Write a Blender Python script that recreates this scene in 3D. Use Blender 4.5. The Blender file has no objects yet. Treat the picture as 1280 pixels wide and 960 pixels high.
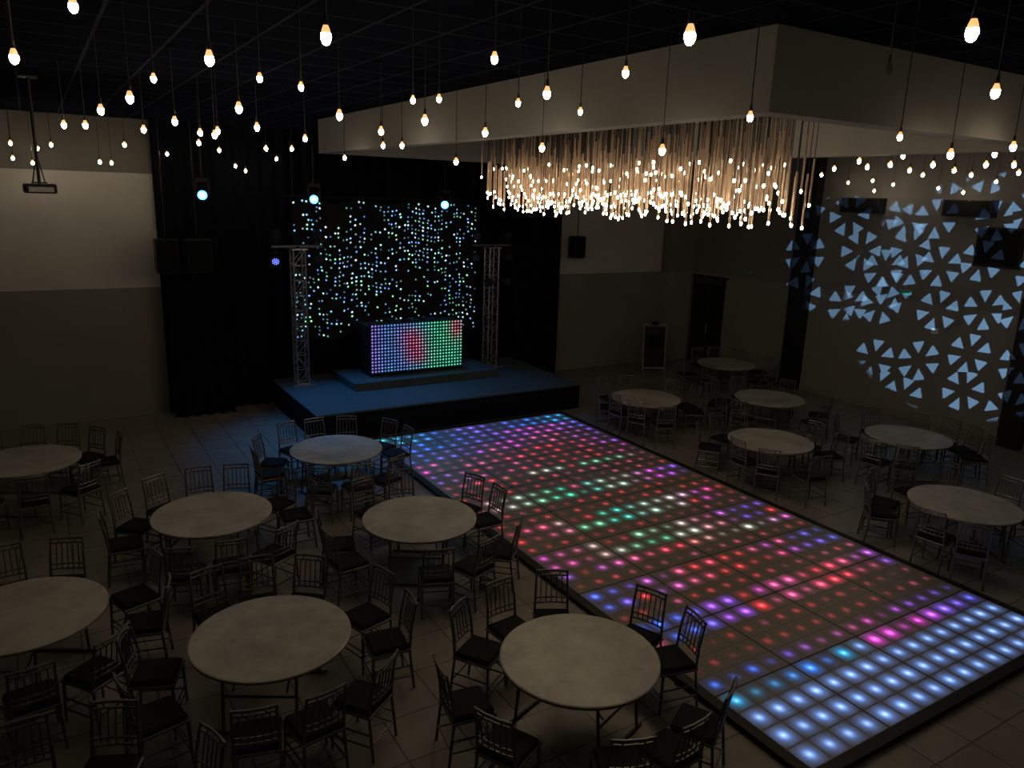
import bpy, math, random, colorsys
from mathutils import Matrix, Vector
random.seed(7)
sc=bpy.context.scene
try:
    sc.view_settings.view_transform='Standard'
except Exception: pass

# ------------------------------------------------------------ materials
def new_mat(name):
    m=bpy.data.materials.new(name);m.use_nodes=True
    return m,m.node_tree.nodes,m.node_tree.links,m.node_tree.nodes['Principled BSDF']
def mat(name,col,rough=.6,metal=0,var=.15,scale=6,emit=None,es=0,spec=None):
    m,n,l,b=new_mat(name)
    b.inputs['Roughness'].default_value=rough;b.inputs['Metallic'].default_value=metal
    if spec is not None: b.inputs['Specular IOR Level'].default_value=spec
    tc=n.new('ShaderNodeTexCoord');no=n.new('ShaderNodeTexNoise');no.inputs['Scale'].default_value=scale;no.inputs['Detail'].default_value=5
    l.new(tc.outputs['Object'],no.inputs['Vector'])
    r=n.new('ShaderNodeValToRGB')
    r.color_ramp.elements[0].position=.3;r.color_ramp.elements[1].position=.7
    r.color_ramp.elements[0].color=tuple(c*(1-var) for c in col)+(1,)
    r.color_ramp.elements[1].color=tuple(min(1,c*(1+var)) for c in col)+(1,)
    l.new(no.outputs['Fac'],r.inputs['Fac']);l.new(r.outputs['Color'],b.inputs['Base Color'])
    if emit:
        b.inputs['Emission Color'].default_value=emit+(1,);b.inputs['Emission Strength'].default_value=es
    return m
def math_node(n,l,op,a,b=None,clamp=False):
    k=n.new('ShaderNodeMath');k.operation=op;k.use_clamp=clamp
    for i,x in enumerate((a,b)):
        if x is None: continue
        if isinstance(x,(int,float)): k.inputs[i].default_value=x
        else: l.new(x,k.inputs[i])
    return k.outputs[0]

M_black=mat('black_fabric',(.005,.006,.009),.95,spec=.1)
M_blackpl=mat('black_plastic',(.012,.012,.014),.5,spec=.3)
M_metal=mat('truss_aluminium',(.38,.38,.40),.4,.9)
M_chair=mat('chair_silver_paint',(.13,.128,.124),.42,.5)
M_cush=mat('seat_cushion_black',(.007,.007,.008),.85,spec=.25)
M_leg=mat('table_leg_grey',(.13,.125,.12),.5,.4)
M_rim=mat('table_rim',(.20,.18,.155),.5)
M_wire=mat('cable_black',(.01,.01,.01),.6)
M_bulb=mat('warm_bulb_filament_glow',(1,.8,.5),.3,emit=(1,.80,.55),es=84)
M_bulbneck=mat('warm_bulb_neck_halo',(1,.7,.4),.3,emit=(1,.55,.20),es=1.1)  # dim orange emission on the neck imitates the bulb's halo
M_bulboff=mat('unlit_bulb_glass',(.12,.11,.1),.2)
M_star=mat('chandelier_tip_glow',(1,.8,.5),.3,emit=(1,.80,.53),es=30)
M_copper=mat('copper_tube',(.38,.28,.21),.5,.2)
M_white=mat('soffit_paint',(.27,.268,.26),.85,var=.05,scale=2,spec=.2)
M_door=mat('door_dark',(.03,.032,.03),.5)
M_frame=mat('silver_frame',(.30,.29,.28),.4,.3)
M_carpet=mat('stage_carpet',(.055,.075,.085),.8,var=.3,scale=40,spec=.2)
M_lensb=mat('blue_beam_lens',(.3,.6,1),.2,emit=(.06,.38,1),es=7)
M_lensc=mat('blue_beam_lens_core',(.3,.6,1),.2,emit=(.3,.65,1),es=40)
M_lensd=mat('dark_lens',(.03,.03,.05),.1)
M_lensv=mat('blue_led_lens',(.2,.2,1),.2,emit=(.12,.16,1),es=4)
M_sign=mat('exit_sign_panel',(.7,.7,.68),.5)
M_signg=mat('exit_sign_green',(.05,.3,.15),.5)
M_speaker=mat('speaker_grille',(.006,.006,.007),.8,var=.5,scale=80,spec=.15)

def m_table():
    m,n,l,b=new_mat('table_top_plastic')
    tc=n.new('ShaderNodeTexCoord')
    oi=n.new('ShaderNodeObjectInfo');of=n.new('ShaderNodeVectorMath');of.operation='ADD';sc_=n.new('ShaderNodeVectorMath');sc_.operation='SCALE'
    cbn=n.new('ShaderNodeCombineXYZ');l.new(oi.outputs['Random'],cbn.inputs[0]);l.new(oi.outputs['Random'],cbn.inputs[1]);l.new(cbn.outputs[0],sc_.inputs[0]);sc_.inputs['Scale'].default_value=30
    l.new(tc.outputs['Object'],of.inputs[0]);l.new(sc_.outputs[0],of.inputs[1])
    no=n.new('ShaderNodeTexNoise');no.inputs['Scale'].default_value=2.2;no.inputs['Detail'].default_value=9;no.inputs['Roughness'].default_value=.65
    l.new(of.outputs[0],no.inputs['Vector'])
    r=n.new('ShaderNodeValToRGB');r.color_ramp.elements[0].position=.28;r.color_ramp.elements[1].position=.72
    r.color_ramp.elements[0].color=(.21,.205,.18,1);r.color_ramp.elements[1].color=(.43,.415,.38,1)
    l.new(no.outputs['Fac'],r.inputs['Fac']);l.new(r.outputs['Color'],b.inputs['Base Color'])
    b.inputs['Roughness'].default_value=.40
    return m
M_top=m_table()

def m_wall(name,bands):
    m,n,l,b=new_mat(name)
    tc=n.new('ShaderNodeTexCoord');s=n.new('ShaderNodeSeparateXYZ');l.new(tc.outputs['Object'],s.inputs[0])
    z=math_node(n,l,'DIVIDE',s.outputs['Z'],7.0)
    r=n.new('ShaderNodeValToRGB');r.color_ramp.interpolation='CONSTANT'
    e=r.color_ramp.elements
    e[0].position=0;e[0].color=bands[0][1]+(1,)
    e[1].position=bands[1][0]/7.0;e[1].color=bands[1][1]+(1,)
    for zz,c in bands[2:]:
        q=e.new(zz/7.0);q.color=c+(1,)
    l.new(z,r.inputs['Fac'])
    no=n.new('ShaderNodeTexNoise');no.inputs['Scale'].default_value=1.2;no.inputs['Detail'].default_value=6
    l.new(tc.outputs['Object'],no.inputs['Vector'])
    mr=n.new('ShaderNodeMapRange');mr.inputs['To Min'].default_value=.85;mr.inputs['To Max'].default_value=1.12;l.new(no.outputs['Fac'],mr.inputs['Value'])
    mx=n.new('ShaderNodeVectorMath');mx.operation='SCALE';l.new(r.outputs['Color'],mx.inputs[0]);l.new(mr.outputs[0],mx.inputs['Scale'])
    l.new(mx.outputs[0],b.inputs['Base Color']);b.inputs['Roughness'].default_value=.9
    b.inputs['Specular IOR Level'].default_value=.2
    return m
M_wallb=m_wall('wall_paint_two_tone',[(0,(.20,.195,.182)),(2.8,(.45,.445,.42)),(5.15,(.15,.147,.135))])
M_wallr=m_wall('wall_paint_beige',[(0,(.22,.215,.202)),(2.8,(.18,.177,.168))])

def m_tiles(name,size,c1,c2,mortar,ms,rough,rot=0,spec=.5):
    m,n,l,b=new_mat(name)
    tc=n.new('ShaderNodeTexCoord');mp=n.new('ShaderNodeMapping');mp.inputs['Rotation'].default_value=(0,0,rot)
    l.new(tc.outputs['Object'],mp.inputs[0])
    br=n.new('ShaderNodeTexBrick');br.offset=0;br.squash=1
    br.inputs['Scale'].default_value=1;br.inputs['Brick Width'].default_value=size;br.inputs['Row Height'].default_value=size
    br.inputs['Mortar Size'].default_value=ms;br.inputs['Color1'].default_value=c1+(1,);br.inputs['Color2'].default_value=c2+(1,);br.inputs['Mortar'].default_value=mortar+(1,)
    l.new(mp.outputs[0],br.inputs['Vector'])
    no=n.new('ShaderNodeTexNoise');no.inputs['Scale'].default_value=3;no.inputs['Detail'].default_value=6;l.new(mp.outputs[0],no.inputs['Vector'])
    mr=n.new('ShaderNodeMapRange');mr.inputs['To Min'].default_value=.65;mr.inputs['To Max'].default_value=1.35;l.new(no.outputs['Fac'],mr.inputs['Value'])
    mx=n.new('ShaderNodeVectorMath');mx.operation='SCALE';l.new(br.outputs['Color'],mx.inputs[0]);l.new(mr.outputs[0],mx.inputs['Scale'])
    l.new(mx.outputs[0],b.inputs['Base Color']);b.inputs['Roughness'].default_value=rough
    b.inputs['Specular IOR Level'].default_value=spec
    bu=n.new('ShaderNodeBump');bu.inputs['Strength'].default_value=.3;bu.inputs['Distance'].default_value=.01;bu.invert=True
    l.new(br.outputs['Fac'],bu.inputs['Height']);l.new(bu.outputs[0],b.inputs['Normal'])
    return m
M_floor=m_tiles('floor_ceramic_tile',.6,(.17,.154,.138),(.195,.177,.16),(.055,.05,.045),.009,.38)
M_ceil=m_tiles('ceiling_black_tiles',.61,(.010,.0125,.021),(.013,.0155,.025),(.045,.05,.062),.016,1.0,spec=0)

def m_led(name,estr,fill,core,sharp,base,rough,white=.5):
    m,n,l,b=new_mat(name)
    uv=n.new('ShaderNodeUVMap');uv.uv_map='cell'
    at=n.new('ShaderNodeAttribute');at.attribute_name='led'
    sub=n.new('ShaderNodeVectorMath');sub.operation='SUBTRACT';sub.inputs[1].default_value=(.5,.5,0);l.new(uv.outputs[0],sub.inputs[0])
    ln=n.new('ShaderNodeVectorMath');ln.operation='LENGTH';l.new(sub.outputs[0],ln.inputs[0])
    d=ln.outputs['Value']
    d2=math_node(n,l,'MULTIPLY',d,d)
    g=math_node(n,l,'EXPONENT',math_node(n,l,'MULTIPLY',d2,-sharp))
    gc=math_node(n,l,'MULTIPLY',g,core)
    sp=n.new('ShaderNodeSeparateXYZ');l.new(sub.outputs[0],sp.inputs[0])
    ax=math_node(n,l,'ABSOLUTE',sp.outputs['X']);ay=math_node(n,l,'ABSOLUTE',sp.outputs['Y'])
    mxx=math_node(n,l,'MAXIMUM',ax,ay)
    inside=math_node(n,l,'LESS_THAN',mxx,.47)
    fl=math_node(n,l,'MULTIPLY',math_node(n,l,'MULTIPLY',inside,math_node(n,l,'EXPONENT',math_node(n,l,'MULTIPLY',d2,-8.0))),fill)
    fl2=math_node(n,l,'MULTIPLY',fl,at.outputs['Alpha'])
    tot=math_node(n,l,'ADD',gc,fl2)
    g2=math_node(n,l,'MULTIPLY',math_node(n,l,'EXPONENT',math_node(n,l,'MULTIPLY',d2,-sharp*5)),white)
    mixw=n.new('ShaderNodeMix');mixw.data_type='RGBA';l.new(g2,mixw.inputs['Factor'])
    l.new(at.outputs['Color'],mixw.inputs[6])
    lum=n.new('ShaderNodeRGBToBW');l.new(at.outputs['Color'],lum.inputs[0])
    l2=math_node(n,l,'MULTIPLY',lum.outputs[0],1.6);cb=n.new('ShaderNodeCombineXYZ')
    for i in range(3): l.new(l2,cb.inputs[i])
    l.new(cb.outputs[0],mixw.inputs[7])
    l.new(mixw.outputs[2],b.inputs['Emission Color'])
    l.new(math_node(n,l,'MULTIPLY',tot,estr),b.inputs['Emission Strength'])
    bc=n.new('ShaderNodeMix');bc.data_type='RGBA';l.new(inside,bc.inputs['Factor'])
    bc.inputs[6].default_value=tuple(c*.75 for c in base)+(1,);bc.inputs[7].default_value=base+(1,)
    l.new(bc.outputs[2],b.inputs['Base Color']);b.inputs['Roughness'].default_value=rough
    return m
M_dance=m_led('led_dance_floor_panel',1.0,.13,1.5,46,(.21,.195,.178),.35,white=.4)
M_booth=m_led('led_pixel_panel',1.0,.04,2.2,22,(.01,.01,.012),.5,white=.45)
M_stard=m_led('star_cloth_pixels',1.0,0,3.2,52,(.005,.005,.008),.9,white=.5)

# ------------------------------------------------------------ mesh builder
class MB:
    def __init__(s): s.v=[];s.f=[];s.m=[];s.mats=[]
    def mi(s,mt):
        if mt not in s.mats: s.mats.append(mt)
        return s.mats.index(mt)
    def add(s,vs,fs,mt):
        o=len(s.v);s.v+=[tuple(x) for x in vs];k=s.mi(mt)
        for f in fs: s.f.append([o+i for i in f]);s.m.append(k)
    def box(s,c,d,mt,rz=0,rx=0):
        M=Matrix.Rotation(rz,3,'Z')@Matrix.Rotation(rx,3,'X')
        vs=[Vector(c)+M@Vector((x*d[0]/2,y*d[1]/2,z*d[2]/2)) for x in(-1,1) for y in(-1,1) for z in(-1,1)]
        s.add(vs,[(0,1,3,2),(4,6,7,5),(0,4,5,1),(2,3,7,6),(0,2,6,4),(1,5,7,3)],mt)
    def bevbox(s,c,d,bv,mt):
        x,y,z=d[0]/2,d[1]/2,d[2]/2;vs=[]
        for zz,q in((-z,bv),(-z+bv,0),(z-bv,0),(z,bv)):
            X,Y=x-q,y-q;k=bv
            for a in((X-k,-Y),(X,-Y+k),(X,Y-k),(X-k,Y),(-X+k,Y),(-X,Y-k),(-X,-Y+k),(-X+k,-Y)):
                vs.append((c[0]+a[0],c[1]+a[1],c[2]+zz))
        fs=[tuple(range(7,-1,-1)),tuple(range(24,32))]
        for r in range(3):
            for i in range(8):
                j=(i+1)%8;fs.append((r*8+i,r*8+j,r*8+8+j,r*8+8+i))
        s.add(vs,fs,mt)
    def tube(s,p0,p1,r,mt,n=6,r1=None,cap=True):
        p0=Vector(p0);p1=Vector(p1);r1=r if r1 is None else r1
        d=(p1-p0)
        if d.length<1e-6:return
        q=d.to_track_quat('Z','Y').to_matrix()
        vs=[]
        for p,rr in((p0,r),(p1,r1)):
            for i in range(n):
                a=2*math.pi*i/n;vs.append(p+q@Vector((rr*math.cos(a),rr*math.sin(a),0)))
        fs=[(i,(i+1)%n,n+(i+1)%n,n+i) for i in range(n)]
        if cap: fs+=[tuple(range(n-1,-1,-1)),tuple(range(n,2*n))]
        s.add(vs,fs,mt)
    def lathe(s,c,prof,mt,n=16,axis=None):
        q=Matrix.Identity(3) if axis is None else Vector(axis).to_track_quat('Z','Y').to_matrix()
        vs=[];fs=[];c=Vector(c)
        for r,z in prof:
            for i in range(n):
                a=2*math.pi*i/n;vs.append(c+q@Vector((r*math.cos(a),r*math.sin(a),z)))
        for k in range(len(prof)-1):
            for i in range(n):
                j=(i+1)%n;fs.append((k*n+i,k*n+j,k*n+n+j,k*n+n+i))
        fs.append(tuple(range(n-1,-1,-1)));fs.append(tuple(range((len(prof)-1)*n,len(prof)*n)))
        s.add(vs,fs,mt)
    def mesh(s,name,smooth=False):
        me=bpy.data.meshes.new(name);me.from_pydata(s.v,[],s.f)
        for m in s.mats: me.materials.append(m)
        me.polygons.foreach_set('material_index',s.m)
        if smooth: me.polygons.foreach_set('use_smooth',[True]*len(s.f))
        me.update();return me
    def obj(s,name,loc=(0,0,0),rz=0,smooth=False,parent=None):
        o=bpy.data.objects.new(name,s.mesh(name,smooth));o.location=loc;o.rotation_euler=(0,0,rz)
        bpy.context.collection.objects.link(o)
        if parent: o.parent=parent
        return o
def inst(me,name,loc,rz=0):
    o=bpy.data.objects.new(name,me);o.location=loc;o.rotation_euler=(0,0,rz);bpy.context.collection.objects.link(o);return o
def lit(name,kind,loc,energy,col,target=None,parent=None,**kw):
    L=bpy.data.lights.new(name,kind);L.energy=energy;L.color=col
    for k,v in kw.items(): setattr(L,k,v)
    o=bpy.data.objects.new(name,L);o.location=loc
    if target: o.rotation_euler=(Vector(target)-Vector(loc)).to_track_quat('-Z','Y').to_euler()
    bpy.context.collection.objects.link(o)
    if parent:
        o.parent=parent;o.matrix_parent_inverse=Matrix.Translation(-parent.location)
    return o

# ------------------------------------------------------------ room shell
XL,XR,YF,YB,ZC=-5.0,17.7,-2.5,18.04,6.24
t=.2
def slab(name,x0,x1,y0,y1,z0,z1,mt):
    b=MB();b.box(((x0+x1)/2,(y0+y1)/2,(z0+z1)/2),(x1-x0,y1-y0,z1-z0),mt);return b.obj(name)
slab('floor',XL-t,XR+t,YF-t,YB+t,-.2,0,M_floor)
slab('ceiling',XL-t,XR+t,YF-t,YB+t,ZC,ZC+.2,M_ceil)
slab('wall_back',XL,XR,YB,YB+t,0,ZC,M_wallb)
slab('wall_right',XR,XR+t,YF,YB+t,0,ZC,M_wallr)
slab('wall_left',XL-t,XL,YF,YB+t,0,ZC,M_wallr)
slab('wall_front',XL,XR,YF-t,YF,0,ZC,M_wallr)
slab('trim_1',16.55,17.7,17.72,YB,0,ZC,M_wallr)
slab('trim_2',17.42,17.7,13.35,13.85,0,ZC,M_blackpl)
slab('trim_3',17.45,17.7,7.55,8.0,0,3.9,M_blackpl)
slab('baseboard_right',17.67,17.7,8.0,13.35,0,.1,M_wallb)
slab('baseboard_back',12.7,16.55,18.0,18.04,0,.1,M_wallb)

b=MB()
b.box((17.645,16.95,1.35),(.08,1.4,2.68),M_door)
for yy in(16.62,17.28): b.box((17.6,yy,1.3),(.03,.6,2.4),M_blackpl)
b.box((17.62,16.21,1.36),(.12,.07,2.72),M_frame);b.box((17.62,16.95,2.72),(.12,1.45,.06),M_blackpl)
b.tube((17.55,16.9,1.0),(17.55,16.9,1.3),.015,M_frame);b.tube((17.6,16.9,1.02),(17.55,16.9,1.02),.01,M_frame);b.tube((17.6,16.9,1.28),(17.55,16.9,1.28),.01,M_frame)
b.obj('door_1')

bx0,bx1,by0,by1,zb=4.77,9.72,4.16,14.9,5.63;w=.22
b=MB();zc=(zb+ZC)/2;h=ZC-zb
b.box((bx0+w/2,(by0+by1)/2,zc),(w,by1-by0,h),M_white)
b.box((bx1-w/2,(by0+by1)/2,zc),(w,by1-by0,h),M_white)
b.box(((bx0+bx1)/2,by0+w/2,zc),(bx1-bx0-2*w,w,h),M_white)
b.box(((bx0+bx1)/2,by1-w/2,zc),(bx1-bx0-2*w,w,h),M_white)
b.box(((bx0+bx1)/2,(by0+by1)/2,ZC-.02),(bx1-bx0-2*w,by1-by0-2*w,.04),M_white)
b.obj('ceiling_soffit')

# ------------------------------------------------------------ drapes
def drape(name,x0,x1,y,z0,z1,amp=.06,per=.28):
    b=MB();n=int((x1-x0)/.04);vs=[];ph=random.random()*6
    for k in(0,1):
        for i in range(n+1):
            x=x0+(x1-x0)*i/n
            yy=y+amp*math.sin(2*math.pi*x/per+ph+.8*math.sin(x*2.1))*(.6+.4*(1-k))
            vs.append((x,yy,(z0,z1)[k]))
    fs=[(i,i+1,n+2+i,n+1+i) for i in range(n)]
    b.add(vs,fs,M_black)
    return b.obj(name,smooth=True)
drape('stage_curtain',2.2,12.6,17.9,.0,ZC)
drape('stage_curtain',2.25,3.5,17.5,.0,4.0)
drape('stage_curtain',10.95,12.4,17.6,.0,ZC)

# ------------------------------------------------------------ LED cell grids
def ledgrid(name,nx,ny,pos,colfn,mt,jit=0):
    vs=[];fs=[];cols=[];rj=random.Random(5)
    for j in range(ny):
        for i in range(nx):
            o=len(vs)
            vs+=[pos(i/nx,j/ny),pos((i+1)/nx,j/ny),pos((i+1)/nx,(j+1)/ny),pos(i/nx,(j+1)/ny)]
            fs.append((o,o+1,o+2,o+3));cols.append(colfn(i,j))
    me=bpy.data.meshes.new(name);me.from_pydata(vs,[],fs);me.update()
    me.uv_layers.new(name='cell');me.color_attributes.new('led','FLOAT_COLOR','CORNER')
    U=[];C=[]
    for c in cols:
        a,d=rj.uniform(-jit,jit),rj.uniform(-jit,jit)
        U+=[a,d,1+a,d,1+a,1+d,a,1+d]
        C+=list(c)*4
    me.uv_layers['cell'].data.foreach_set('uv',U)
    me.color_attributes['led'].data.foreach_set('color',C)
    me.materials.append(mt);me.update()
    ob=bpy.data.objects.new(name,me);bpy.context.collection.objects.link(ob);return ob
BLUE=(.03,.16,1);CYAN=(.02,.50,1);VIO=(.28,.10,1);MAG=(.9,.06,.75);PINK=(1,.12,.35);RED=(1,.03,.06);ORG=(1,.2,.06);WHT=(.85,.95,.75);GRN=(.05,.85,.4);TEAL=(.02,.75,.65);WB=(.20,.40,1)
def ramp(st,x):
    x=max(0,min(.9999,x))*(len(st)-1);i=int(x);f=x-i
    return tuple(a*(1-f)+c*f for a,c in zip(st[i],st[i+1]))
rows={}
def R_(a,z,st,br,al=1,cut=None):
    for j in range(a,z+1): rows[j]=(st,br,al,cut)
R_(0,2,[WB,WB,WB,WB,WB],1.0,3.8)
R_(3,3,[CYAN,CYAN,BLUE,CYAN,MAG,MAG,VIO,BLUE],1.3,3.4)
R_(4,4,[BLUE,BLUE,VIO,PINK,MAG,VIO,BLUE],.6,1.2)
R_(5,6,[RED,RED,RED,PINK],.22,.4)
R_(7,8,[BLUE,BLUE,VIO,MAG,PINK,RED,PINK,VIO],1.2,2.8)
R_(9,9,[RED,RED,PINK],.3,.4)
R_(10,11,[BLUE,VIO,PINK,RED,RED,VIO,BLUE],1.0,1.6)
R_(12,12,[RED,PINK,RED],.3,.3)
R_(13,13,[VIO,PINK,RED,WHT,MAG],1.0,1.4)
R_(14,15,[MAG,PINK,WHT,GRN,WHT,PINK,VIO,VIO],1.0,1.8)
R_(16,16,[RED,RED,PINK],.3,.3)
R_(17,18,[RED,PINK,GRN,TEAL,WHT,MAG,RED],1.0,1.8)
R_(19,20,[RED,RED,RED],.4,.4)
R_(21,22,[PINK,WHT,GRN,TEAL,WHT,MAG,VIO],1.0,1.8)
R_(23,24,[RED,RED,PINK,RED],.45,.4)
R_(25,25,[PINK,RED,WHT,GRN,PINK],.9,1.4)
R_(26,27,[VIO,PINK,RED,RED,MAG],.6,.8)
R_(28,29,[MAG,PINK,RED,RED,VIO],.9,1.4)
R_(30,31,[BLUE,VIO,MAG,PINK,VIO],.9,1.6)
R_(32,33,[BLUE,BLUE,VIO,MAG,BLUE],1.0,2.4)
R_(34,35,[TEAL,BLUE,VIO,BLUE,CYAN],1.1,2.6)
def dcol(i,j):
    st,br,al,_=rows.get(j,([RED,RED],.2,.3,None))
    c=ramp(st,(i+.5)/16+random.uniform(-.04,.04));k=br*random.uniform(.35,1.1)
    if j<3: k=br*random.uniform(.7,1.1)
    elif random.random()<.2: k*=.3
    if 5<=j<32 and random.random()<.10: c=random.choice([RED,PINK,RED])
    return (c[0]*k,c[1]*k,c[2]*k,al)
X0,X1,Y0,Y1=5.46,10.07,3.48,14.04
dance=bpy.data.objects.new('led_dance_floor',None);bpy.context.collection.objects.link(dance)
pan=ledgrid('lit_panels',16,36,lambda a,c:(X0+a*(X1-X0),Y0+c*(Y1-Y0),.062),dcol,M_dance);pan.parent=dance
b=MB()
b.box(((X0+X1)/2,(Y0+Y1)/2,.03),(X1-X0,Y1-Y0,.06),M_blackpl)
for x in(X0-.06,X1+.06): b.box((x,(Y0+Y1)/2,.033),(.12,Y1-Y0+.24,.066),M_blackpl)
for y in(Y0-.06,Y1+.06): b.box(((X0+X1)/2,y,.033),(X1-X0,.12,.066),M_blackpl)
for i in range(1,4): b.box((X0+i*(X1-X0)/4,(Y0+Y1)/2,.0625),(.014,Y1-Y0,.003),M_blackpl)
for j in range(1,9): b.box(((X0+X1)/2,Y0+j*(Y1-Y0)/9,.0625),(X1-X0,.014,.003),M_blackpl)
b.obj('frame',parent=dance)

# ------------------------------------------------------------ stage
b=MB()
b.box((7.65,16.05,.59),(6.5,3.4,.04),M_carpet)
b.box((7.65,16.05,.285),(6.44,3.34,.57),M_black)
b.obj('stage_platform')
b=MB();b.box((7.6,16.6,.70),(3.7,1.5,.17),M_carpet);b.box((7.6,16.6,.63),(3.6,1.4,.03),M_black);b.obj('dj_riser')
booth=bpy.data.objects.new('dj_booth',None);bpy.context.collection.objects.link(booth)
rb=random.Random(9)
def bcol(i,j):
    x=(i+.5)/30;y=(j+.5)/15
    c=ramp([(.35,.22,1),(.10,.35,1),(.10,.35,1),(.08,.55,.85),(.05,.85,.5),(.05,.9,.45),(.08,.8,.5)],x)
    q=x-.46-.10*(.5-y)
    a=.85*math.exp(-(q/.13)**2)*math.exp(-((y-.5)/.38)**4)
    a2=.9*math.exp(-((x-.93)/.08)**2-((y-.85)/.25)**2)
    a=min(1,a+a2)
    c=tuple(u*(1-a)+v*a for u,v in zip(c,(1,.08,.25)))
    k=rb.uniform(.55,.95)
    return (c[0]*k,c[1]*k,c[2]*k,1)
bl=ledgrid('led_front',30,15,lambda a,c:(6.3+a*2.36,16.29,.87+c*1.14),bcol,M_booth);bl.parent=booth
b=MB()
b.box((7.48,16.33,1.43),(2.40,.06,1.2),M_blackpl)
b.box((7.48,16.66,1.94),(2.40,.66,.05),M_blackpl)
for x in(6.33,8.63): b.box((x,16.66,1.36),(.05,.6,1.14),M_blackpl)
b.obj('booth_body',parent=booth)
b=MB()
b.bevbox((0,0,.035),(.32,.36,.07),.01,M_blackpl);b.lathe((0,.02,.07),[(.1,0),(.1,.012),(.03,.014)],M_lensd,20)
dj=b.mesh('dj_controller_mesh')
for x in(7.0,7.45,7.9):inst(dj,'dj_media_deck',(x,16.65,1.966))
rs=random.Random(21)
def scol(i,j):
    x=i/40;y=j/27
    dens=.44+.27*math.sin(x*9+2)*math.sin(y*7+x*4)
    if rs.random()>dens: return (.0,.0,.0,0)
    k=rs.choice([.15,.3,.5,.8,1.2])
    c=rs.choice([(.3,.8,1),(.25,.9,.85),(.15,.5,1),(.25,1,.5),(.65,.9,1),(.12,.35,1)])
    return (c[0]*k,c[1]*k,c[2]*k,0)
def spos(a,c): return (4.95+a*4.75,17.55+.03*math.sin(a*50),1.55+c*3.15+.05*math.sin(a*23))
st=ledgrid('star_cloth_backdrop',46,31,spos,lambda i,j:scol(i*40/46,j*27/31),M_stard,jit=.18)
b=MB();b.tube((4.8,17.6,4.8),(9.9,17.6,4.8),.03,M_blackpl)
for x in(5.0,7.3,9.6): b.tube((x,17.6,4.8),(x,17.6,ZC),.01,M_wire)
b.obj('drape_pipe')

def truss(name,x,y):
    b=MB();z0=.61;hw=.13
    b.box((0,0,.015),(.56,.6,.03),M_metal)
    H=3.05
    for sx in(-1,1):
        for sy in(-1,1): b.tube((sx*hw,sy*hw,.03),(sx*hw,sy*hw,H),.022,M_metal,8)
    n=9;dz=(H-.05)/n
    for k in range(n):
        za=.04+k*dz;zb_=za+dz;s=1 if k%2 else -1
        for q in(-1,1):
            b.tube((s*hw,q*hw,za),(-s*hw,q*hw,zb_),.011,M_metal,5)
            b.tube((q*hw,s*hw,za),(q*hw,-s*hw,zb_),.011,M_metal,5)
            b.tube((-hw,q*hw,za),(hw,q*hw,za),.011,M_metal,5)
            b.tube((q*hw,-hw,za),(q*hw,hw,za),.011,M_metal,5)
    b.box((0,0,H+.015),(.36,.36,.03),M_metal)
    b.tube((-.56,0,H+.07),(.56,0,H+.07),.028,M_metal,8)
    b.tube((0,0,H+.02),(0,0,H+.08),.04,M_blackpl,8)
    return b.obj(name,(x,y,z0))
truss('lighting_truss_tower',4.9,17.0);truss('lighting_truss_tower',9.85,17.0)
def par(name,x,y,z,lens,dirv=(-.3,-1,-.4),up=None):
    b=MB();d=Vector(dirv).normalized()
    b.lathe((0,0,0),[(.05,-.12),(.085,-.08),(.095,.07),(.1,.09)],M_blackpl,14,axis=d)
    c=Vector((0,0,0))+d*.085
    b.lathe(c,[(.088,0),(.088,.012)],M_lensd,14,axis=d)
    q=d.to_track_quat('Z','Y').to_matrix()
    for r,n in((0,1),(.035,6),(.066,10)):
        for i in range(n):
            a=2*math.pi*i/n;p=c+q@Vector((r*math.cos(a),r*math.sin(a),.013))
            b.lathe(p,[(.011,0),(.009,.006)],lens,6,axis=d)
    if up:
        for s in(-1,1): b.tube((s*.11,0,0),(s*.11,0,up*.6),.008,M_blackpl,5)
        b.tube((-.11,0,up*.6),(.11,0,up*.6),.008,M_blackpl,5);b.tube((0,0,up*.6),(0,0,up),.02,M_blackpl,6)
    return b.obj(name,(x,y,z))
for x,z,lens,up in((4.42,3.45,M_lensv,.25),(5.38,3.45,M_lensd,.25),(9.37,3.45,M_lensd,.25),(10.33,3.45,M_lensd,.25)):
    par('par_can_light',x,17.0,z,lens,up=up)
for x in(4.45,5.35,9.4,10.3):
    par('par_can_light',x,17.0,4.0,M_lensd,up=-.24)
for x in(9.62,10.12): par('par_can_light',x,16.74,2.85,M_lensd,dirv=(0,-1,-.2),up=None)
def moving_head(name,x,y,z,dirv,lens=M_lensb,lr=.092):
    b=MB();d=Vector(dirv).normalized()
    b.box((0,0,.30),(.22,.2,.08),M_blackpl)
    for s in(-1,1): b.box((s*.125,0,.13),(.03,.1,.3),M_blackpl)
    b.lathe((0,0,0),[(.06,-.14),(.1,-.1),(.1,.05),(.097,.12),(.097,.15)],M_blackpl,16,axis=d)
    b.lathe(Vector((0,0,0))+d*.15,[(lr,0),(lr*.9,.015),(lr*.6,.022)],lens,14,axis=d)
    if lens is M_lensb: b.lathe(Vector((0,0,0))+d*.172,[(lr*.55,0),(lr*.3,.012)],M_lensc,14,axis=d)
    b.tube((0,0,.34),(0,0,ZC-z-.002),.014,M_blackpl,6)
    return b.obj(name,(x,y,z))
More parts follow.
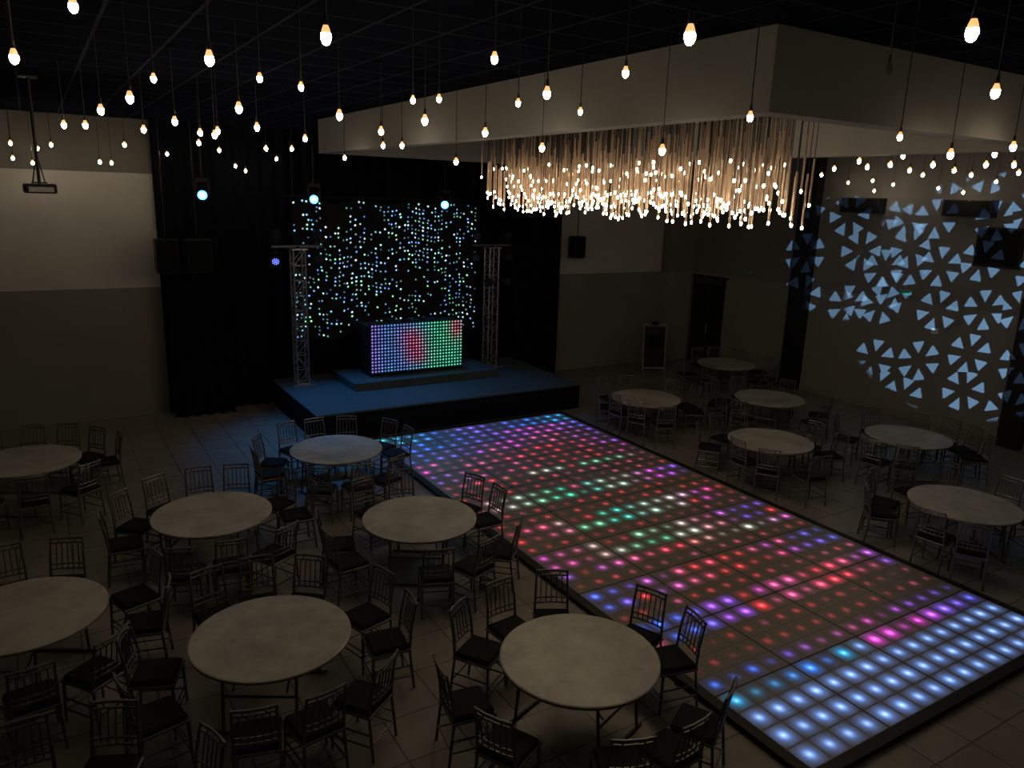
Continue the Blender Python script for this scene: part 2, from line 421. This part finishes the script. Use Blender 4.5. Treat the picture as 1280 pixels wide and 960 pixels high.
for x,y,z,dv,tg in((3.0,17.0,4.78,(-.2,-1,-.02),(4.6,14.5,.6)),(5.3,17.0,4.75,(-.28,-1,-.02),(5.8,14.8,.6)),(8.5,17.0,4.70,(-.45,-1,-.02),(8.3,15.0,.6))):
    mh=moving_head('moving_head_light',x,y,z,dv)
    d=Vector(dv).normalized()*.24
    lit('beam_lamp','SPOT',(x+d[0],y+d[1],z+d[2]),260 if x<8 else 120,(.03,.36,1),tg,mh,spot_size=1.25,spot_blend=.9,shadow_soft_size=.05)

# ------------------------------------------------------------ speakers, projector, sign
def speaker(name,x,y,z,w_,d_,h_,rz=0,mount=None):
    b=MB();b.bevbox((0,0,0),(w_,d_,h_),.015,M_blackpl);b.box((0,-d_/2-.006,0),(w_*.9,.014,h_*.92),M_speaker)
    b.lathe((0,-d_/2-.012,-h_*.15),[(min(w_,h_)*.36,0),(min(w_,h_)*.33,.006)],M_speaker,20,axis=(0,-1,0))
    b.lathe((0,-d_/2-.012,h_*.3),[(min(w_,h_)*.14,0),(min(w_,h_)*.12,.006)],M_speaker,14,axis=(0,-1,0))
    if mount: b.tube((0,0,h_/2-.01),mount,.014,M_blackpl,6)
    return b.obj(name,(x,y,z),rz)
speaker('pa_speaker',2.25,17.1,3.55,.42,.4,.68,0,(0,0,ZC-3.55))
speaker('pa_speaker',2.85,17.1,3.55,.5,.4,.68,0,(0,0,ZC-3.55))
speaker('pa_speaker',12.95,17.6,3.62,.36,.34,.6,0,(0,0,ZC-3.62))
b=MB()
b.bevbox((0,0,0),(.36,.28,.12),.015,M_blackpl);b.lathe((.08,.14,0),[(.04,0),(.038,.04)],M_lensd,14,axis=(0,1,0));b.box((0,-.142,-.01),(.28,.006,.06),M_frame)
b.tube((0,0,.06),(0,0,ZC-4.86),.02,M_blackpl,8);b.box((0,0,.075),(.16,.16,.02),M_blackpl);b.box((0,0,ZC-4.86-.01),(.2,.2,.02),M_blackpl)
for s in(-1,1): b.tube((s*.07,.05,.07),(s*.02,0,.35),.008,M_blackpl)
b.obj('ceiling_projector',(.12,12,4.86),.1)
b=MB()
b.box((0,0,.75),(.62,.03,1.2),M_blackpl,rx=-.12)
for s in(-1,1): b.tube((s*.33,-.09,0),(s*.33,.08,1.4),.022,M_frame,6);b.tube((s*.3,.4,0),(s*.3,.1,1.3),.018,M_frame,6)
b.tube((-.33,.08,1.4),(.33,.08,1.4),.022,M_frame,6);b.tube((-.33,-.075,.13),(.33,-.075,.13),.022,M_frame,6)
b.box((0,-.02,.9),(.4,.01,.4),M_speaker,rx=-.12)
b.lathe((0,.08,1.42),[(.1,0),(.12,.03),(.05,.08)],M_blackpl,12)
b.obj('easel_sign_board',(15.3,16.7,0),math.radians(-25))
def wallbox(name,y,z,wy,hz,dx,mt=M_blackpl,front=None):
    b=MB();b.box((XR-dx/2,y,z),(dx,wy,hz),mt)
    b.box((XR-dx-.004,y,z),(.01,wy*.93,hz*.88),front or M_speaker)
    return b.obj(name)
wallbox('wall_speaker',12.05,5.0,1.05,.36,.3);wallbox('wall_speaker',9.45,5.0,1.05,.36,.3)
wallbox('wall_television',8.75,4.2,.95,.85,.08,front=M_speaker)
wallbox('exit_sign',10.7,3.0,.28,.1,.03,M_sign,M_signg);wallbox('wall_switch_plate',9.85,2.2,.16,.12,.03,M_sign,M_sign)
wallbox('exit_sign',15.6,3.0,.26,.1,.03,M_sign,M_signg)

# ------------------------------------------------------------ tables
b=MB()
b.lathe((0,0,0),[(.70,.705),(.735,.705),(.755,.715),(.755,.735)],M_rim,64)
b.lathe((0,0,0),[(.755,.734),(.76,.738),(.758,.745),(.745,.75)],M_top,64)
for s in(-1,1):
    x=s*.42
    for q in(-1,1): b.tube((x,q*.34,.70),(x+s*.06,q*.34,.02),.016,M_leg,8)
    b.tube((x+s*.06,-.42,.018),(x+s*.06,.42,.018),.016,M_leg,8)
    b.tube((x+s*.03,-.34,.38),(x+s*.03,.34,.38),.012,M_leg,6)
    b.tube((x,-.36,.695),(x,.36,.695),.014,M_leg,6)
    for q in(-1,1): b.tube((x+s*.02,q*.25,.42),(s*.08,q*.25,.70),.01,M_leg,6)
b.box((0,0,.695),(.9,.08,.03),M_leg)
ME_table=b.mesh('banquet_table_mesh')
TB={1:(4.01,5.08),2:(1.58,6.82),3:(4.02,8.69),4:(1.65,10.09),5:(3.97,11.9),6:(-.46,13.46),7:(-.47,8.38),8:(11.1,12.26),9:(15.58,14.14),10:(13.69,11.06),11:(11.16,8.89),12:(13.82,7.87),13:(11.35,5.46),14:(-.5,4.95)}
for k,(x,y) in TB.items(): inst(ME_table,'round_banquet_table',(x,y,0),math.radians(random.choice([20,60,110,150])))
# ------------------------------------------------------------ chairs
b=MB();c=M_chair
for s in(-1,1):
    b.tube((s*.195,-.235,0),(s*.185,-.19,.44),.014,c,7);b.tube((s*.185,-.19,.43),(s*.178,-.215,.70),.014,c,7);b.tube((s*.178,-.215,.69),(s*.172,-.265,.93),.014,c,7,r1=.012)
    b.tube((s*.20,.20,0),(s*.19,.185,.44),.012,c,7,r1=.016)
    for z in(.14,.26): b.tube((s*.198,.198,z),(s*.192,-.215,z),.009,c,5)
for z in(.12,.2): b.tube((-.198,.197,z),(.198,.197,z),.009,c,5)
b.tube((-.192,-.22,.17),(.192,-.22,.17),.009,c,5)
b.bevbox((0,0,.437),(.42,.42,.03),.008,c)
b.bevbox((0,.0,.475),(.39,.385,.05),.018,M_cush)
def by(z): return -.19-.025*(z-.43)/.27 if z<.7 else -.215-.05*(z-.69)/.24
for z,r in((.915,.014),(.865,.010),(.62,.010),(.56,.010)):
    w0=.18;p=[(-w0,by(z),z),(-w0*.4,by(z)-.018,z),(w0*.4,by(z)-.018,z),(w0,by(z),z)]
    for i in range(3): b.tube(p[i],p[i+1],r,c,6)
for i in range(5):
    x=-.12+.06*i
    b.tube((x,by(.56)-.015,.56),(x*.97,by(.865)-.015,.865),.007,c,5)
for x in(-.09,.09): b.tube((x,by(.865)-.016,.865),(x,by(.915)-.016,.915),.007,c,5)
ME_chair=b.mesh('chiavari_chair_mesh',False)
CA={1:[122,94,68,17,-8,-60,-84,-108,-158,168],2:[106,82,58,17,-12,-60,-86,-111,-162,162],7:[98,72,20,-14,-60,-88],
4:[112,88,64,30,3,-62,-90,-116,172,142],3:[104,78,30,4,-50,-78,-104,-168,165],5:[112,88,62,28,3,-66,-92,-120,178,150],
6:[112,87,62,36,12,-53,-86,-119],8:[150,178,-150,-112,-33,-8,21,95,68],9:[82,58,30,8,-16,-157,159,-60,-90],
10:[110,75,168,-167,22,0,-85,-50,135],11:[92,131,155,-176,-150,-104,-28,0,66],12:[64,114,90,23,-2,-26,-50,-174,-150],
13:[112,136,160,-174,-146,-60,-30,0,40,68],14:[60,88,116,150,20]}
placed=[];rnd=random.Random(3)
for k,al in CA.items():
    for a in al:
        r=1.07+rnd.uniform(-.03,.08);ra=math.radians(a)
        x=TB[k][0]+r*math.cos(ra);y=TB[k][1]+r*math.sin(ra)
        if X0-.40<x<X1+.40 and Y0-.3<y<Y1+.3:
            x=X0-.41 if x<7 else X1+.41
        if any(math.hypot(x-q[0],y-q[1])<.45 for q in placed): continue
        if any(kk!=k and math.hypot(x-q[0],y-q[1])<1.02 for kk,q in TB.items()): continue
        placed.append((x,y))
        inst(ME_chair,'chiavari_chair',(x,y,0),ra+math.pi/2+rnd.uniform(-.12,.12))

# ------------------------------------------------------------ hanging bulbs
BL="""-0.0,3.6,5.41 .2,3.4,5.58 .6,3.1,5.41 .8,2.4,5.41 1.2,4.8,5.58 1.5,5.0,5.58 .7,5.3,5.58 .7,6.6,5.58 .6,7.9,5.58 1.5,6.7,5.58 .6,10.1,5.58 .4,10.3,5.58 -.2,16.3,5.58 .2,17.1,5.54 .4,16.1,5.58 -.2,17.1,5.35 .1,17.1,5.28 1.2,17.1,5.35 1.4,17.1,5.34 1.4,14.5,5.58 1.2,10.2,5.58 1.3,8.6,5.58 2.4,17.1,5.56 1.8,10.1,5.58 2.2,12.5,5.58 1.9,9.6,5.58 2.9,14.6,5.58 2.1,8.6,5.58 3.7,17.1,5.39 3.9,17.1,5.30 3.3,13.0,5.58 4.5,16.9,5.57 3.6,12.6,5.58 3.0,9.9,5.58 4.5,12.7,5.49 2.3,6.6,5.58 2.3,5.1,5.58 2.4,4.9,5.58 3.2,7.9,5.58 4.2,10.3,5.58 4.35,10.0,5.58 3.0,6.4,5.58 4.5,8.7,5.35 1.9,3.3,5.58 4.0,7.1,5.58 2.9,4.7,5.58 4.5,6.8,5.45 2.0,3.0,5.41 3.5,4.8,5.58 2.6,3.2,5.58 4.5,5.0,5.37 1.6,1.7,5.41 3.3,3.0,5.41 3.4,2.3,5.58 4.8,3.1,5.41 2.1,1.2,5.41 3.2,1.7,5.41 7.8,3.9,5.55 6.8,3.9,5.43 13.4,10.2,5.56 11.2,8.3,5.56 17.2,12.3,5.54 10.4,7.3,5.62 10.9,7.5,5.56 16.4,11.1,5.56 17.1,11.5,5.35 10.4,6.8,5.56 17.2,11.1,5.50 10.2,6.5,5.66 12.0,7.5,5.56 13.7,8.3,5.56 10.6,6.3,5.56 17.0,9.9,5.42 12.2,6.9,5.56 17.1,9.4,5.34 13.8,7.5,5.56 10.8,5.7,5.56 16.4,8.4,5.54 10.2,5.3,5.65 10.9,5.4,5.56 13.1,6.4,5.56"""
b=MB()
def bulb(x,y,z,on=True):
    k=.50 if math.hypot(x,y)<6.5 else .82  # distant bulbs enlarged, their size stands in for a halo
    b.tube((x,y,z+.12*k),(x,y,ZC),.004,M_wire,4,cap=False)
    b.lathe((x,y,z),[(.008*k,.12*k),(.014*k,.11*k),(.017*k,.06*k),(.015*k,.055*k)],M_wire,8)
    b.lathe((x,y,z),[(.030*k,.010*k),(.025*k,.03*k),(.015*k,.056*k)],M_bulbneck if on else M_bulboff,10)
    b.lathe((x,y,z),[(.008*k,-.055*k),(.022*k,-.045*k),(.033*k,-.018*k),(.0305*k,.010*k)],M_bulb if on else M_bulboff,10)
for s in BL.split():
    x,y,z=map(float,s.split(','))
    bulb(x,y,z,not(x==3.4 and y==2.3))
for x,y,z in((1.75,9.0,5.5),(-1.5,9,5.5),(-2.5,5,5.6),(-1.6,1.0,5.5),(0,-1.2,5.6),(14.5,3,5.5),(12,1,5.5),(8,1,5.6),(15.5,5,5.6),(-3,13,5.5),(-3.5,1,5.5),
 (6,1.5,5.6),(9,2.6,5.55),(11,2.5,5.6),(7.6,2.2,5.55),(10.2,1.2,5.5)): bulb(x,y,z)  # bulbs on this line are out of view, added to brighten the soffit
b.obj('hanging_bulb_string_lights',smooth=False)

# ------------------------------------------------------------ chandelier
b=MB();rc=random.Random(11);cx0,cx1,cy0,cy1=6.35,7.6,5.8,11.5
nx,ny=11,46
for i in range(nx):
    for j in range(ny):
        x=cx0+(i+.5+rc.uniform(-.3,.3))*(cx1-cx0)/nx;y=cy0+(j+.5+rc.uniform(-.3,.3))*(cy1-cy0)/ny
        z=rc.uniform(4.70,5.05) if rc.random()<.5 else rc.uniform(4.8,5.42)
        L=rc.uniform(.45,.72)
        b.tube((x,y,z+L),(x,y,ZC-.04),.0055,M_wire,4,cap=False)
        b.tube((x,y,z+.02),(x,y,min(z+L,6.1)),.012,M_copper,5,cap=False)
        b.lathe((x,y,z),[(.005,-.020),(.0135,-.009),(.0145,.007),(.010,.022)],M_star,6)
b.box(((cx0+cx1)/2,(cy0+cy1)/2,ZC-.05),(cx1-cx0+.1,cy1-cy0+.1,.03),M_blackpl)
b.obj('rod_chandelier')

# ------------------------------------------------------------ gobo projectors (pattern on right wall)
def gobo(loc,tgt,size,energy,scale,seed,par_=None):
    o=lit('gobo_lamp','SPOT',loc,energy,(.29,.58,1),tgt,par_,spot_size=size,spot_blend=.12,shadow_soft_size=.0)
    L=o.data;L.use_nodes=True;nt=L.node_tree;n=nt.nodes;l=nt.links
    em=[k for k in n if k.type=='EMISSION'][0]
    tc=n.new('ShaderNodeTexCoord');s=n.new('ShaderNodeSeparateXYZ');l.new(tc.outputs['Normal'],s.inputs[0])
    z=math_node(n,l,'ABSOLUTE',s.outputs['Z'])
    u=math_node(n,l,'MULTIPLY',math_node(n,l,'DIVIDE',s.outputs['X'],z),scale*1.18);v=math_node(n,l,'MULTIPLY',math_node(n,l,'DIVIDE',s.outputs['Y'],z),scale)
    cb=n.new('ShaderNodeCombineXYZ');l.new(u,cb.inputs[0]);l.new(v,cb.inputs[1])
    ad=n.new('ShaderNodeVectorMath');ad.operation='ADD';ad.inputs[1].default_value=(seed,seed*.7,0);l.new(cb.outputs[0],ad.inputs[0])
    vo=n.new('ShaderNodeTexVoronoi');vo.voronoi_dimensions='2D';vo.feature='F1';vo.inputs['Scale'].default_value=1;vo.inputs['Randomness'].default_value=.5
    l.new(ad.outputs[0],vo.inputs['Vector'])
    sb=n.new('ShaderNodeVectorMath');sb.operation='SUBTRACT';l.new(ad.outputs[0],sb.inputs[0]);l.new(vo.outputs['Position'],sb.inputs[1])
    s2=n.new('ShaderNodeSeparateXYZ');l.new(sb.outputs[0],s2.inputs[0])
    sc2=n.new('ShaderNodeSeparateXYZ');l.new(vo.outputs['Color'],sc2.inputs[0])
    an=math_node(n,l,'ARCTAN2',s2.outputs['Y'],s2.outputs['X'])
    an=math_node(n,l,'ADD',an,math_node(n,l,'ADD',math_node(n,l,'MULTIPLY',sc2.outputs['X'],6.0),10.0))
    NP=6
    k=math_node(n,l,'FRACT',math_node(n,l,'MULTIPLY',an,NP/(2*math.pi)))
    th=math_node(n,l,'MULTIPLY',math_node(n,l,'SUBTRACT',k,.5),2*math.pi/NP)   # angle inside the petal sector
    d=vo.outputs['Distance']
    px=math_node(n,l,'MULTIPLY',d,math_node(n,l,'COSINE',th))                  # radial
    py=math_node(n,l,'ABSOLUTE',math_node(n,l,'MULTIPLY',d,math_node(n,l,'SINE',th)))
    # triangle: apex at r=.17, base at r=.44, half width .135
    side=math_node(n,l,'SUBTRACT',math_node(n,l,'MULTIPLY',math_node(n,l,'SUBTRACT',px,.15),.52),py)
    base_=math_node(n,l,'SUBTRACT',.435,px)
    sm=math_node(n,l,'MINIMUM',side,base_)
    corner=math_node(n,l,'SUBTRACT',.122,py)
    sm=math_node(n,l,'MINIMUM',sm,corner)
    mm=math_node(n,l,'DIVIDE',sm,.02,clamp=True)
    l.new(math_node(n,l,'ADD',mm,.006),em.inputs['Strength'])
    return o
P=Vector((4.5,.8,5.6))
for tg,sz,sc_,sd,off in(((17.7,12.2,3.75),.19,15.0,0.3,(0,0,0)),((17.7,8.7,3.15),.36,15.0,3.6,(.5,-.3,0))):
    p=P+Vector(off);d=(Vector(tg)-p).normalized();mh=moving_head('moving_head_light',p.x,p.y,p.z,d,M_lensd)
    gobo(tuple(p+d*.25),tg,sz,19000,sc_,sd,mh)

# ------------------------------------------------------------ world + camera
wd=bpy.data.worlds.new('dark_room_world');sc.world=wd;wd.use_nodes=True
wd.node_tree.nodes['Background'].inputs[0].default_value=(.02,.025,.04,1);wd.node_tree.nodes['Background'].inputs[1].default_value=.1
r0=Vector((0.8528,-0.5214,0.0312)).normalized();r2=Vector((-0.5129,-0.8245,0.239));r2=(r2-r0*r2.dot(r0)).normalized();r1=r2.cross(r0)
cd=bpy.data.cameras.new('camera');cd.sensor_width=36;cd.lens=36*956.2/1280;cd.clip_start=.05
co=bpy.data.objects.new('camera',cd);bpy.context.collection.objects.link(co)
co.matrix_world=Matrix(((r0.x,r1.x,r2.x,0),(r0.y,r1.y,r2.y,0),(r0.z,r1.z,r2.z,4.963),(0,0,0,1)))
sc.camera=co
